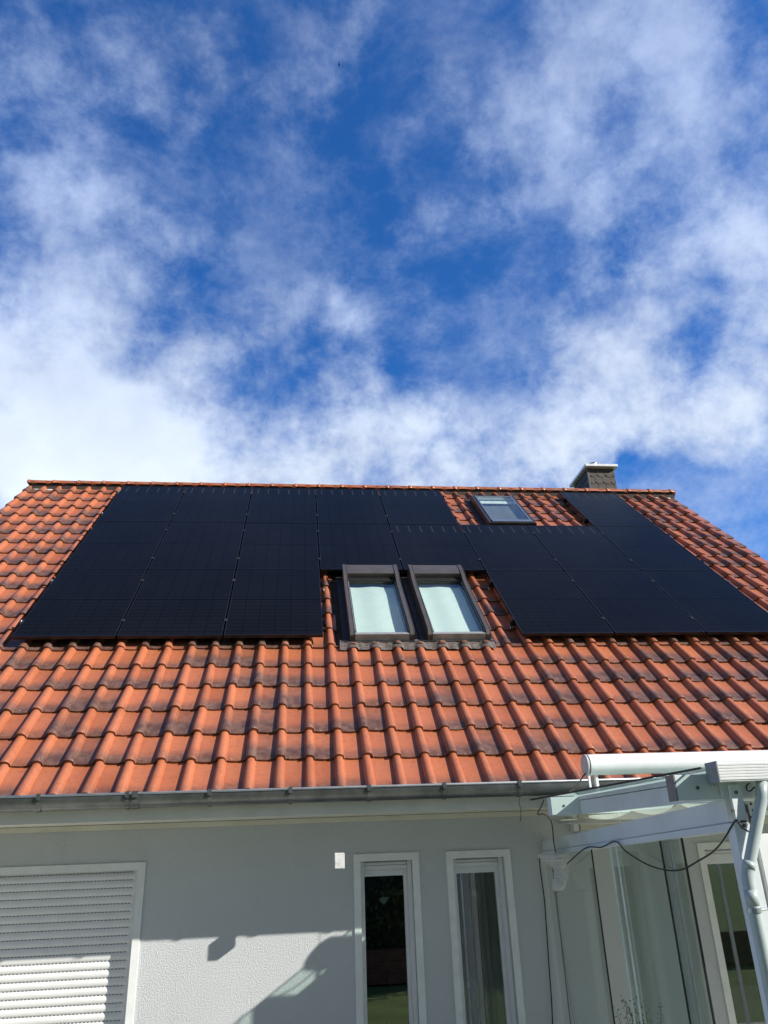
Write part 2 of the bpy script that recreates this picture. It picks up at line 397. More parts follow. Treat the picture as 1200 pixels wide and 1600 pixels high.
MB().box((XL+.302, .362, 2.52), (XR-.302, YB-.302, 2.6)).build('ceiling', DARK, house)
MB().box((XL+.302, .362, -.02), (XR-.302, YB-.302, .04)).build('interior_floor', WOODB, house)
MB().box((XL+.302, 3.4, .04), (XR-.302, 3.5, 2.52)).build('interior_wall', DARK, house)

# tiles -------------------------------------------------------------
HOLES = [(3.300, 5.012, -.02, 1.90), (5.83, 6.62, 3.74, 5.16)]     # the skylights' openings on the tile plane
def in_hole(u, v): return any(a < u < b and c < v < d for a, b, c, d in HOLES)
def tile_h(x, t):                                 # x measured from the roll's centre, t along the tile from nose to head
    r = .044 - .007*t; hh = .049 - .006*t
    q = abs(x)/r
    if q < 1: return hh*math.sqrt(max(0, 1-q**2.3))**.9
    if x > 0:
        w = (x-r)/(TU-.047-r); return -.005*math.sin(math.pi*min(1, max(0, w)))
    return 0.0
XS = [-.054, -.0442, -.0425, -.037, -.028, -.015, 0, .015, .028, .037, .0425, .0442, .054, .085, .115, .145, .175, .199]
TS = [0, .02, .10, .3, .55, .8, 1.0]
tv, tf_, tcol = [], [], []
rnd = random.Random(3)
for j in range(ROWS):
    for k in range(KMIN, KMAX+1):
        uc = T0+k*TU; vn_ = V0+j*TV+(V00 if j == 0 else 0)
        if uc > U_R: continue
        du, dv, dh = rnd.uniform(-.004, .004), rnd.uniform(-.008, .008), rnd.uniform(-.003, .003)
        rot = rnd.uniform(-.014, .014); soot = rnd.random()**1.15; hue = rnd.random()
        vend = min(vn_+TV+.055, V_RIDGE+.02)
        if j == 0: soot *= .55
        Ln = TV+.055
        i0 = len(tv); nx = len(XS); ok = []
        for ti, t in enumerate(TS):
            for x in XS:
                l = t*Ln
                nose = -.014*math.sqrt(max(0, 1-(x/.05)**2)) if abs(x) < .05 else .006*((x-.12)/.07)**2-.006
                u = uc+x+du-rot*l; v = min(vn_+l+dv+(nose if ti < 2 else 0), vend)
                # drop the rounded lip right at the nose
                h = HT+tile_h(x, t)+.026*(1-t)+dh-(.004 if ti == 0 else 0)+.001*(x > .05)
                tv.append(RP(u, v, h)); tcol.append((min(1, max(0, soot+(.16 if x > .045 else -.10 if abs(x) < .03 else 0))), hue, t, 1)); ok.append((u, v))  # pans coloured darker and roll tops lighter than the tile's own soot
        for ti in range(len(TS)-1):
            for xi in range(nx-1):
                a = ti*nx+xi; cu = (ok[a][0]+ok[a+1][0])/2; cv = (ok[a][1]+ok[a+nx][1])/2
                if in_hole(cu, cv): continue
                tf_.append((i0+a, i0+a+1, i0+a+nx+1, i0+a+nx))
        b0 = len(tv)                               # nose face and short underside, course gap shade put into their colour
        for d in (0, 1):
            for xi, x in enumerate(XS):
                p = ok[xi]
                hb = HT+tile_h(x, 0)*(.78 if d == 0 else .72)+.026+dh-.026
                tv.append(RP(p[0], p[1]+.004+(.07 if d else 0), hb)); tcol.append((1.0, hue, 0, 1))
        for xi in range(nx-1):
            if in_hole((ok[xi][0]+ok[xi+1][0])/2, ok[xi][1]): continue
            tf_.append((i0+xi+1, i0+xi, b0+xi, b0+xi+1))
            tf_.append((b0+xi, b0+xi+1, b0+nx+xi+1, b0+nx+xi))
me = bpy.data.meshes.new('roof'); me.from_pydata([tuple(q) for q in tv], [], tf_)
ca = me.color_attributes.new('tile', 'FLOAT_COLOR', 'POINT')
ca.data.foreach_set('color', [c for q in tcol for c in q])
for p in me.polygons: p.use_smooth = True
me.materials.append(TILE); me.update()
roof = bpy.data.objects.new('roof', me); COL.objects.link(roof); roof.parent = house
try:
    me.set_sharp_from_angle(angle=math.radians(32))
except Exception: pass
# deck and the roof's far slope
def slab(mb, u0, u1, v0, v1, h0, h1):
    mb.hexa([RP(u0,v0,h0),RP(u1,v0,h0),RP(u1,v1,h0),RP(u0,v1,h0),RP(u0,v0,h1),RP(u1,v0,h1),RP(u1,v1,h1),RP(u0,v1,h1)])
mb = MB(); 
for (a, b, c, d) in ((U_L+.03, 3.44, -2.24, V_RIDGE-.02), (3.44, 4.98, -2.24, .0), (4.98, 5.84, -2.24, V_RIDGE-.02), (5.84, 6.6, -2.24, 3.8), (5.84, 6.6, 5.12, V_RIDGE-.02), (6.6, U_R-.05, -2.24, V_RIDGE-.02), (3.44, 4.98, 1.86, V_RIDGE-.02)):
    slab(mb, a, b, c, d, HT-.05, HT-.02)
mb.build('roof_deck', DECK, house)
yr = RP(0, V_RIDGE).y
mb = MB()
def mir(p): return (p[0], 2*yr-p[1], p[2])
nb = 60
def back(u_, v_):
    u = U_L+(U_R-U_L)*u_; v = -2.3+(V_RIDGE+2.3)*v_
    return mir(RP(u, v, HT+.02+.02*math.sin(u/TU*2*math.pi)))
mb.grid(back, 188, 21)
o = mb.build('back_roof_slope', TILE, house, smooth=True)
ca = o.data.color_attributes.new('tile', 'FLOAT_COLOR', 'POINT'); ca.data.foreach_set('color', [.4, .5, .5, 1]*len(o.data.vertices))
# ridge caps
mb = MB(); rc = []
x = U_L-.02; RV = RP(0, V_RIDGE+.02, HT+.03)
zrid = RV.z; nrc = 0
while x < U_R-.02:
    x1 = min(x+.40, U_R-.04)
    i0 = len(mb.v); n = 11
    for q, (xx, rr) in enumerate(((x, .088), (x+.03, .088), (x+.045, .082), (x1+.03, .078))):
        for k in range(n):
            t = math.pi*(-.02+1.04*k/(n-1)); mb.v.append((O.x+xx, yr-rr*math.cos(t)*1.12, zrid-.055+rr*math.sin(t)*.9+(.004 if q < 3 else 0)))
    for q in range(3):
        for k in range(n-1): mb.f.append((i0+q*n+k, i0+q*n+k+1, i0+(q+1)*n+k+1, i0+(q+1)*n+k))
    mb.f.append(tuple(i0+k for k in range(n)))
    mb.f.append(tuple(i0+3*n+k for k in reversed(range(n))))
    x += .40; nrc += 1
rdg = mb.build('ridge_tiles', TILE, house, smooth=False)
ca = rdg.data.color_attributes.new('tile', 'FLOAT_COLOR', 'POINT')
vals = []
for v in rdg.data.vertices:
    kk = int((v.co.x-O.x-U_L)/.4); rr = random.Random(kk); vals += [rr.random()*.5+.35, rr.random(), .45, 1]
ca.data.foreach_set('color', vals)
rdg.parent = roof; rdg.matrix_parent_inverse = Matrix()

mb = MB(); mb.box((O.x+U_L+.02, yr-.055, zrid-.16), (O.x+U_R-.05, yr+.055, zrid-.03)); mb.build('ridge_batten', DECK, house)
# eaves ---------------------------------------------------------------
mb = MB(); mb.box((O.x+U_L+.03, -.70, SOZ-.012), (O.x+U_R-.05, -.675, 2.62)); mb.build('fascia', SOFF, house)
mb = MB(); mb.box((O.x+U_L+.03, -.672, SOZ), (O.x+U_R-.05, -.004, SOZ+.02))
so = mb.build('soffit', SOFF, house)
mb = MB(); mb.box((XL, -.020, TRZ), (XR, -.003, SOZ-.004)); mb.build('soffit_board', SOFF, house)
GT, GYF, GYB, GH = 2.637, -.84, -.712, .100
def gut_profile(n=14):
    P = []
    for k in range(n+1):
        t = math.pi*k/n; yc = (GYF+GYB)/2; P.append((yc-(GYB-GYF)/2*math.cos(t), GT-GH*math.sin(t)**.8))
    return P
GX0, GX1 = O.x+U_L-.03, O.x+U_R+.02
mb = MB(); P = gut_profile(); n = len(P)
for xx, s_ in ((GX0, 1), (GX1, 1)):
    for (y, z) in P: mb.v.append((xx, y, z))
for (y, z) in P: mb.v.append((GX0, y*.97+((GYF+GYB)/2)*.03, z+.003))
for (y, z) in P: mb.v.append((GX1, y*.97+((GYF+GYB)/2)*.03, z+.003))
for k in range(n-1):
    mb.f.append((k, k+1, n+k+1, n+k)); mb.f.append((2*n+k, 3*n+k, 3*n+k+1, 2*n+k+1))
gut = mb.build('gutter', ZINC, house, smooth=True)
mb = MB(); mb.tube([(GX0, GYF, GT), (GX1, GYF, GT)], .009, 10); sub_ = mb.build('gutter_rim', simple('rim_glint_zinc', (.50, .52, .52), .35, metal=.5), house, smooth=True); sub_.parent = gut; sub_.matrix_parent_inverse = Matrix()  # rim coloured brighter than the gutter to stand for its glint
BXs = [-3.75, -3.1, -2.49, -1.868, -1.234, -.633, -.030, .572, 1.161, 1.762, 2.36, 2.96, 3.56, 4.2]
def bracket(x, w=.028):
    mb = MB(); P = gut_profile(10)
    for a in range(len(P)-1):
        (y0, z0), (y1, z1) = P[a], P[a+1]
        if z0 > GT-.012 and y0 > -.77: continue
        mb.hexa([(x-w/2, y0, z0-.003), (x+w/2, y0, z0-.003), (x+w/2, y1, z1-.003), (x-w/2, y1, z1-.003), (x-w/2, y0-.004, z0-.007), (x+w/2, y0-.004, z0-.007), (x+w/2, y1-.001, z1-.007), (x-w/2, y1-.001, z1-.007)])
    mb.box((x-w/2, GYF-.014, GT-.03), (x+w/2, GYF-.006, GT+.012))
    mb.box((x-w/2, GYF-.004, GT+.012), (x+w/2, GYF+.02, GT+.016))
    o = mb.build('gutter_bracket', ZINC, house); o.parent = gut; o.matrix_parent_inverse = Matrix(); return o
for x in BXs: bracket(x)
j_ = bracket(-1.178, .045); j_.name = 'gutter_joint'

# windows ---------------------------------------------------------------
def ring(mb, x0, x1, z0, z1, w, y0, y1):
    mb.box((x0, y0, z0), (x0+w, y1, z1)); mb.box((x1-w, y0, z0), (x1, y1, z1)); mb.box((x0+w, y0, z1-w), (x1-w, y1, z1)); mb.box((x0+w, y0, z0), (x1-w, y1, z0+w))
def sub(o, p): o.parent = p; o.matrix_parent_inverse = Matrix(); return o
def trim(h, p=house):
    mb = MB(); ring(mb, h[0]-TW, h[1]+TW, h[2]-TW, h[3]+TW, TW, -.012, -.001); return mb.build('window_trim', TRIM, p)
def window(h, shut_h=.055, y=.10, first='window'):
    x0, x1, z0, z1 = h; fr = .040
    mb = MB(); ring(mb, x0+.001, x1-.001, z0+.001, z1-.001, .038, y-.002, y+.06)
    mb.box((x0+.039, y+.004, z1-.118), (x1-.066, y+.058, z1-.040)); mb.box((x1-.065, y+.004, z0+.04), (x1-.039, y+.058, z1-.040))
    w = mb.build(first, PVC, house, bevel=.003)
    mb = MB(); mb.box((x0+.037, y-.024, z1-.066), (x1-.037, y-.006, z1-.036)); mb.box((x0+.037, y-.018, z1-.034), (x1-.037, y-.010, z1-.012))
    sub(mb.build('roller_shutter', SLAT, house, bevel=.002), w)
    mb = MB(); mb.box((x0+.037, y+.024, z0+.037), (x1-.066, y+.030, z1-.117)); sub(mb.build('window_pane', WGLASS, house), w)
    for (p0, p1, q0) in ((x0+.002, x0+.034, .05), (x1-.034, x1-.002, .05)):
        mb = MB(); mb.box((p0, y-q0, z0+.002), (p1, y-.003, z1-.002)); sub(mb.build('guide_rail', PVC, house), w)
    return w
for k in ('w1', 'w2'):
    t = trim(HO[k]); w = window(HO[k]); sub(t, w)
    w['label'] = 'tall narrow window with dark reflecting glass beside white hanging lantern' if k == 'w1' else 'tall narrow window with pale green curtain inside, next to canopy'
# shuttered opening
x0, x1, z0, z1 = HO['shut']; ys = .085
mb = MB(); pitch = .0575; z = z1-.012
while z > z0:
    n = 6; zz = [z - pitch*q/n for q in range(n+1)]
    i0 = len(mb.v)
    for q in range(n+1):
        f = q/n; d = .0095*math.sin(math.pi*min(1, max(0, (f-.06)/.94)))**.75
        mb.v.append((x0+.02, ys+.006-d, zz[q])); mb.v.append((x1-.02, ys+.006-d, zz[q]))
    for q in range(n): mb.f.append((i0+2*q, i0+2*q+1, i0+2*q+3, i0+2*q+2))
    z -= pitch
mb.box((x0+.02, ys+.0075, z0), (x1-.02, ys+.012, z1))
shw = mb.build('shuttered_window', SLAT, house)
shw['label'] = 'wide window closed by a white slatted roller shutter'
mb = MB(); z = z1-.012-.001; rr = random.Random(5)
while z > z0:
    x = x0+.05
    while x < x1-.05:
        mb.box((x, ys+.0015, z-.0016), (x+.017, ys+.0045, z+.0024)); x += .0285
    z -= pitch
sub(mb.build('shutter_slots', simple('slot_grey', (.06, .06, .06)), house), shw)
for (p0, p1) in ((x0+.001, x0+.034), (x1-.034, x1-.001)):
    mb = MB(); mb.box((p0, ys-.025, z0), (p1, ys+.02, z1-.002)); sub(mb.build('guide_rail', PVC, house), shw)
MBx = MB().box((x0, ys+.02, z0-.0), (x1, ys+.04, z1)); sub(MBx.build('backing', DARK, house), shw)
sub(trim(HO['shut']), shw)
# patio door behind the canopy's side glass
t = trim(HO['door']); w = window(HO['door'], first='patio_door'); sub(t, w); w['label'] = 'patio door under the glass canopy seen through the side screen'

# skylights ---------------------------------------------------------------
def rbox(mb, u0, u1, v0, v1, h0, h1): mb.hexa([RP(u0,v0,h0),RP(u1,v0,h0),RP(u1,v1,h0),RP(u0,v1,h0),RP(u0,v0,h1),RP(u1,v0,h1),RP(u1,v1,h1),RP(u0,v1,h1)]); return mb
def big_skylight(u0, u1, label):
    v0, v1 = .02, 1.735; cw = .050
    mb = MB()
    prof = [(v0, -.11), (v0, -.015), (v0+.05, .022), (v0+.20, .030), (v0+1.15, .032), (v0+1.34, .045), (v0+1.45, .075), (v0+1.56, .085), (v1, .080), (v1, -.11)]
    for (a, b) in ((u0, u0+cw), (u1-cw, u1)):
        i = len(mb.v); n = len(prof)
        mb.v += [tuple(RP(a, v, h)) for v, h in prof] + [tuple(RP(b, v, h)) for v, h in prof]
        mb.f += [tuple(i+k for k in range(n)), tuple(i+n+k for k in reversed(range(n)))]
        for k in range(n): mb.f.append((i+k, i+(k+1) % n, i+n+(k+1) % n, i+n+k))
    s = mb.build('skylight', BRONZE, house, bevel=.004); s['label'] = label
    mb = MB(); i = 0
    pr = [(v0+1.46, -.03), (v0+1.46, .068), (v0+1.56, .081), (v1-.003, .076), (v1-.003, -.10), (v0+1.56, -.10)]
    n = len(pr); a, b = u0+cw+.001, u1-cw-.001
    mb.v += [tuple(RP(a, v, h)) for v, h in pr] + [tuple(RP(b, v, h)) for v, h in pr]
    mb.f += [tuple(range(n)), tuple(n+k for k in reversed(range(n)))]
    for k in range(n): mb.f.append((k, (k+1) % n, n+(k+1) % n, n+k))
    sub(mb.build('shutter_box', BRONZE, house, bevel=.003), s)
    a, b = u0+cw+.004, u1-cw-.004
    mb = MB(); rbox(mb, a, b, v0+1.36, v0+1.458, -.10, .01); sub(mb.build('shutter_slot', BLACK, house), s)
    mb = MB(); rbox(mb, a, a+.0075, v0+.05, v0+1.359, -.09, .008); rbox(mb, b-.0075, b, v0+.05, v0+1.359, -.09, .008)
    rbox(mb, a, b, v0+.004, v0+.049, -.09, -.008)
    sub(mb.build('sash_bar', simple('sash_grey', (.36, .37, .36), .4, metal=.3), house, bevel=.002), s)
    for (p0, p1) in ((a+.008, a+.017), (b-.017, b-.008)):
        mb = MB(); rbox(mb, p0, p1, v0+.05, v0+1.359, -.085, -.003); sub(mb.build('gasket', BLACK, house), s)
    mb = MB(); rbox(mb, a+.018, b-.018, v0+.05, v0+1.358, -.014, -.009); sub(mb.build('window_pane', SGLASS, house), s)
    mb = MB()
    def bl(x, y):
        return RP(a+.02+(b-a-.04)*x, v0+.03+1.32*y, -.075-.006*math.sin(x*9)-.004*math.sin(y*5))
    mb.grid(bl, 12, 10); sub(mb.build('blind', GRBLIND, house, smooth=True), s)
    mb = MB(); rbox(mb, a, b, v0+.01, v0+1.45, -.20, -.12); sub(mb.build('lining', GBLIND, house), s)
    for (p0, p1) in ((u0-.075, u0-.002), (u1+.002, u1+.060)):
        mb = MB(); rbox(mb, p0, p1, v0-.01, v1+.02, HT-.01, -.105); sub(mb.build('flashing', FLASH, house), s)
    return s
sl = big_skylight(3.440, 4.135, 'left one of the two large skylights, white blind behind grey brown frame')
sr = big_skylight(4.280, 4.970, 'right one of the two large skylights, white blind behind grey brown frame')
def apron(x, y):
    u = 3.33+1.68*x; v = .035-.155*y
    h = HT+.055-.028*y+.012*noise.noise(Vector((u*14, v*10, 1)))+.005*noise.noise(Vector((u*60, v*60, 4)))
    rl = ((u-T0)/TU); d = abs(rl-round(rl))*TU; h += .034*max(0, 1-(d/.055)**2)**.5*y if d < .055 else 0
    return RP(u, v, h)
mb = MB(); mb.grid(apron, 120, 10); sub(mb.build('lead_apron', LEAD, house, smooth=True), sl)
mb = MB(); rbox(mb, 3.38, 5.01, -.002, .016, -.13, -.085); sub(mb.build('sill_rail', FLASH, house), sl)
# small skylight
u0, u1, v0, v1 = 5.80, 6.555, 3.62, 5.02
mb = MB(); w = .055
for (a, b, c, d) in ((u0, u0+w, v0, v1), (u1-w, u1, v0, v1), (u0+w, u1-w, v1-w*1.2, v1), (u0+w, u1-w, v0, v0+.05)): rbox(mb, a, b, c, d, -.12, -.005)
ss = mb.build('skylight', simple('dark_brown_frame', (.045, .04, .036), .4, metal=.3), house, bevel=.006)
ss['label'] = 'small skylight high on the roof near the chimney'
mb = MB(); a, b, c, d = u0+w+.002, u1-w-.002, v0+.052, v1-w*1.2-.002
rbox(mb, a, a+.028, c, d, -.10, .006); rbox(mb, b-.028, b, c, d, -.10, .006); rbox(mb, a+.028, b-.028, d-.03, d, -.10, .004); rbox(mb, a+.0, b-.0, c-.03, c+.06, -.10, .014)
sub(mb.build('sash_bar', ALU, house, bevel=.003), ss)
mb = MB(); rbox(mb, a+.029, b-.029, c+.061, d-.031, -.010, -.004); sub(mb.build('window_pane', SGLASS, house), ss)
mb = MB(); rbox(mb, a+.02, b-.02, c+.02, d-.28, -.085, -.08); sub(mb.build('blind', GBLIND, house), ss)
mb = MB(); rbox(mb, a+.02, b-.02, d-.20, d-.06, -.070, -.064); sub(mb.build('blind', BLIND, house), ss)
mb = MB(); rbox(mb, u0-.07, u0-.002, v0-.02, v1+.05, HT-.02, -.115); rbox(mb, u1+.002, u1+.07, v0-.02, v1+.05, HT-.02, -.115); rbox(mb, u0-.07, u1+.07, v0-.12, v0-.021, HT+.01, -.085)
rbox(mb, u0-.07, u1+.07, v1+.002, v1+.12, HT-.02, -.11)
sub(mb.build('flashing', FLASH, house), ss)

# chimney ---------------------------------------------------------------
cyf = yr+.30; cx0, cx1 = 5.41, 5.91; cz0, cz1 = zrid-1.0, 8.655
mb = MB(); mb.box((cx0, cyf, cz0), (cx1, cyf+.75, cz1)); ch = mb.build('chimney', SHING, house)
mb = MB(); rr = random.Random(9)
row = 0; z = cz1-.015
while z > cz0+.5:
    def sh(p, a, b, zt):
        # one rounded shingle on the face: p maps (s, z, depth) to a point
        hh = .165; pts = [(a+.002, zt), (b-.002, zt), (b-.002, zt-hh*.8), (b-(b-a)*.18, zt-hh), (a+(b-a)*.35, zt-hh), (a+.002, zt-hh*.72)]
        i = len(mb.v); mb.v += [p(s, q, .006 if q > zt-.05 else .015) for s, q in pts]; mb.f.append(tuple(range(i, i+6)))
        mb.v += [p(s, q, .0) for s, q in pts]
        for k in range(6): mb.f.append((i+k, i+(k+1) % 6, i+6+(k+1) % 6, i+6+k))
    wS = .155; off = (row % 2)*.05
    s = cx0-off
    while s < cx1:
        a, b = max(s, cx0), min(s+wS, cx1)
        if b-a > .02: sh(lambda q, zz, d: (q, cyf-d, zz), a, b, z)
        s += wS
    s = cyf-off
    while s < cyf+.75:
        a, b = max(s, cyf), min(s+wS, cyf+.75)
        if b-a > .02:
            sh(lambda q, zz, d: (cx0-d, q, zz), a, b, z); sh(lambda q, zz, d: (cx1+d, q, zz), a, b, z)
        s += wS
    z -= .145; row += 1
sub(mb.build('slate_shingles', SHING, house), ch)
mb = MB(); mb.box((cx0-.020, cyf-.018, cz0), (cx0+.012, cyf+.012, cz1)); sub(mb.build('corner_strip', BRONZE, house), ch)
mb = MB(); mb.box((cx0-.075, cyf-.10, cz1-.002), (cx1+.06, cyf+.83, cz1+.052))
sub(mb.build('chimney_cap', simple('pale_sheet_metal', (.72, .74, .75), .4, metal=.2), house, bevel=.006), ch)
mb = MB(); cxm = cx0+.26
mb.tube([(cxm, cyf+.33, cz1+.07), (cxm, cyf+.33, cz1+.25)], .09, 20); mb.tube([(cxm, cyf+.33, cz1+.25), (cxm, cyf+.33, cz1+.275)], [.10, .075], 20)
sub(mb.build('flue', ALU, house, smooth=False), ch)

# wall box under the canopy, corner joint
mb = MB(); q = PY(905, 1272, -.10); q2 = PY(905, 1298, -.10)
mb.box((2.47, -.10, q2.z), (4.6, -.004, q.z)); mb.build('blind_casing', SOFF, house, bevel=.006)
mb = MB(); mb.box((2.41, -.11, q2.z-.005), (2.455, -.004, q.z+.01)); mb.box((2.47, -.09, q2.z-.05), (2.57, -.004, q2.z-.003)); mb.build('casing_bracket', PVC, house)

# ------------------------------------------------------------------ solar panels
rows_txt = {0: 'bottom', 1: 'middle', 2: 'top'}
ordn = ['first', 'second', 'third', 'fourth', 'fifth', 'sixth', 'seventh', 'eighth']
layout = {0: [0, 1, 2, 5, 6, 7], 1: list(range(8)), 2: [0, 1, 2, 3, 4, 7]}
extra = {(0, 2): 'just left of the two large skylights', (0, 3): 'just right of the two large skylights', (0, 0): 'leftmost, at the roof\'s lower left', (0, 7): 'rightmost, cut by the picture edge',
         (1, 3): 'above the left large skylight', (1, 4): 'above the right large skylight', (1, 5): 'below the small skylight', (2, 4): 'just left of the small skylight', (2, 5): 'standing alone below the chimney',
         (1, 0): 'leftmost', (1, 7): 'rightmost', (2, 0): 'leftmost, below the ridge'}
def tick(name, mb, mat, parent, **k): return mb.build(name, mat, parent, **k)
def panel(r, c, idx, nrow):
    u0, u1 = US[c]+.010, US[c+1]-.010; v0, v1 = r*PH+.010, (r+1)*PH-.010
    base = RP((u0+u1)/2, v0, 0)
    ex = extra.get((r, {0: {0:0,1:1,2:2,5:3,6:6,7:7}, 1: dict(zip(range(8), range(8))), 2: {0:0,1:1,2:2,3:3,4:4,7:5}}[r][c]))
    lab = 'black solar panel in the %s row, ' % rows_txt[r] + (ex if ex else '%s from the left' % ordn[idx])
    p = thing('solar_panel', lab, 'solar panel', base, 'solar panels mounted on the tile roof')
    jh = random.uniform(-.0015, .0015)
    mb = MB(); fw = .011
    for (a, b, cc_, d) in ((u0, u0+fw, v0, v1), (u1-fw, u1, v0, v1), (u0+fw, u1-fw, v0, v0+fw), (u0+fw, u1-fw, v1-fw, v1)): rbox(mb, a, b, cc_, d, -.035, jh)
    mb.build('panel_frame', BFRAME, p)
    a, b, cc_, d = u0+fw+.0005, u1-fw-.0005, v0+fw+.0005, v1-fw-.0005
    mb = MB(); rbox(mb, a, b, cc_, d, -.030, jh-.0022)
    o = mb.build('cell_glass', CELL_GLINT if (r == 2 or (r == 1 and c in (4, 5, 6))) else CELL, p)
    uvl = o.data.uv_layers.new(name='UVMap')
    for poly in o.data.polygons:
        for li in poly.loop_indices:
            co = o.data.vertices[o.data.loops[li].vertex_index].co
            vv = ((co.y-OY)*CA+(co.z-OZ)*SA-cc_)/(d-cc_); uu = ((co.x-O.x)-a)/(b-a); uvl.data[li].uv = (uu, vv)
    return p
for r, cols in layout.items():
    for i, c in enumerate(cols): panel(r, c, i, len(cols))
def rail(r, c0, c1, f, lab):
    v = (r+f)*PH; u0, u1 = US[c0]-.035, US[c1+1]+.035
    p = thing('mounting_rail', lab, 'rail', RP(u0, v, -.06), 'rails that carry the solar panels')
    mb = MB(); rbox(mb, u0, u1, v-.02, v+.02, -.080, -.038); mb.build('rail_bar', BFRAME, p)
    for c in range(c0, c1+2):
        u = US[c]; mb = MB(); end = c in (c0, c1+1)
        s = -1 if c == c0 else 1
        if end: 
            rbox(mb, u+s*.006-.009, u+s*.006+.012, v-.022, v+.022, -.037, .004); mb.tube([RP(u+s*.008, v, .003), RP(u+s*.008, v, .010)], .007, 6)
            mb.build('end_clamp', ALU if (c+r) % 2 == 0 else BFRAME, p)
            mb = MB(); rbox(mb, u+s*.022-.022, u+s*.022+.022, v-.018, v+.012, -.105, -.081); mb.tube([RP(u+s*.03, v-.03, -.11), RP(u+s*.03, v, -.075), RP(u+s*.03, v+.02, -.06)], .006, 6); mb.build('roof_hook', ALU, p)
        else:
            rbox(mb, u-.017, u+.017, v-.022, v+.022, .0025, .0058); rbox(mb, u-.0085, u+.0085, v-.02, v+.02, -.036, .002); mb.tube([RP(u, v, .005), RP(u, v, .012)], .006, 6)
            mb.build('mid_clamp', CLAMP, p)
for (r, c0, c1, w_) in ((0, 0, 2, 'left three bottom panels'), (0, 5, 7, 'right three bottom panels'), (1, 0, 7, 'eight middle row panels'), (2, 0, 4, 'five top panels left of the small skylight'), (2, 7, 7, 'single top panel below the chimney')):
    rail(r, c0, c1, .2, 'lower dark rail with small clamps under the '+w_); rail(r, c0, c1, .8, 'upper dark rail with small clamps under the '+w_)

# ------------------------------------------------------------------ canopy
cano = thing('patio_canopy', 'white timber patio canopy with glass roof, side screens and box gutter', 'canopy', (4.2, -2.2, 0))
CX0, CX1 = 1.88, 6.6
def cpart(name, mb, mat, parent=cano, **k): return mb.build(name, mat, parent, **k)
def csub(o, p): o.parent = p; o.matrix_parent_inverse = p.matrix_parent_inverse.copy() @ Matrix(); o.matrix_parent_inverse = Matrix(); return o
# back purlin and header
mb = MB(); mb.box((CX0, -1.2, 2.373), (CX1, -1.12, 2.497)); cpart('back_purlin', mb, WOODW, bevel=.004)
mb = MB(); mb.box((CX0-.010, -3.252, 2.344), (CX1, -3.17, 2.462)); hd = cpart('header_beam', mb, WOODW, bevel=.003)
mb = MB(); mb.box((CX0-.016, -3.254, 2.342), (CX0-.0105, -3.165, 2.464)); o = cpart('end_cap', mb, simple('grey_cap', (.20, .19, .185), .6))
mb = MB(); mb.box((2.092, -3.272, 2.350), (CX1, -3.254, 2.420)); cpart('front_board', mb, WOODW, bevel=.002)
# rafters (side faces at X = 2.1 for the first)
def rafter(x):
    for (ya, yb) in ((-3.168, -1.202), (-1.118, -.64)):
        f = lambda y, z: z+(y+3.168)*.0145
        mb = MB(); mb.hexa([(x, ya, f(ya, 2.345)), (x+.06, ya, f(ya, 2.345)), (x+.06, yb, f(yb, 2.345)), (x, yb, f(yb, 2.345)), (x, ya, f(ya, 2.440)), (x+.06, ya, f(ya, 2.440)), (x+.06, yb, f(yb, 2.440)), (x, yb, f(yb, 2.440))])
        cpart('rafter', mb, WOODW, bevel=.003)
        mb = MB(); mb.hexa([(x-.004, ya, f(ya, 2.444)), (x+.064, ya, f(ya, 2.444)), (x+.064, yb, f(yb, 2.444)), (x-.004, yb, f(yb, 2.444)), (x-.004, ya, f(ya, 2.472)), (x+.064, ya, f(ya, 2.472)), (x+.064, yb, f(yb, 2.468)), (x-.004, yb, f(yb, 2.468))])
        cpart('glazing_bar', mb, WOODW)
for i in range(6): rafter(2.1+i*.86)
CXF = 1.965
mb = MB(); mb.hexa([(CXF, -3.36, 2.476), (CX1, -3.36, 2.476), (CX1, -.62, 2.508), (CX0, -.62, 2.508), (CXF, -3.36, 2.484), (CX1, -3.36, 2.484), (CX1, -.62, 2.516), (CX0, -.62, 2.516)])
gr = cpart('glass_roof', mb, CGLASS)
mb = MB(); mb.tube([(CXF-.004, -3.36, 2.482), (CX0-.004, -.62, 2.514)], .0055, 6); cpart('glass_seal', mb, BLACK)
# box gutter with ribs
gx0 = 2.045; mb = MB(); y0, y1 = -3.365, -3.256; z0 = PY(1124, 1221, -3.365).z; z1 = PY(1124, 1191, -3.365).z-.022
pr = [(y1, z1), (y0, z1+.025), (y0, z1+.020)]
nr = 6
for k in range(nr):
    za = z1+.018-(z1+.014-z0)*k/nr; zb = z1+.018-(z1+.014-z0)*(k+1)/nr
    pr += [(y0-.004, za-.002), (y0-.004, zb+.003), (y0, zb+.001)]
pr += [(y0, z0), (y1, z0)]
i = len(mb.v); n = len(pr); mb.v += [(gx0, *q) for q in pr]+[(CX1, *q) for q in pr]
mb.f += [tuple(range(n)), tuple(n+k for k in reversed(range(n)))]
for k in range(n): mb.f.append((k, (k+1) % n, n+(k+1) % n, n+k))
bgut = cpart('box_gutter', mb, PVC)
mb = MB(); mb.box((gx0-.007, y0-.006, z0-.004), (gx0-.001, y1, z1+.028)); mb.box((gx0-.009, y1-.05, z0-.016), (gx0-.001, y1-.015, z0-.005)); cpart('gutter_end_cap', mb, simple('grey_plastic_cap', (.33, .33, .34), .5))
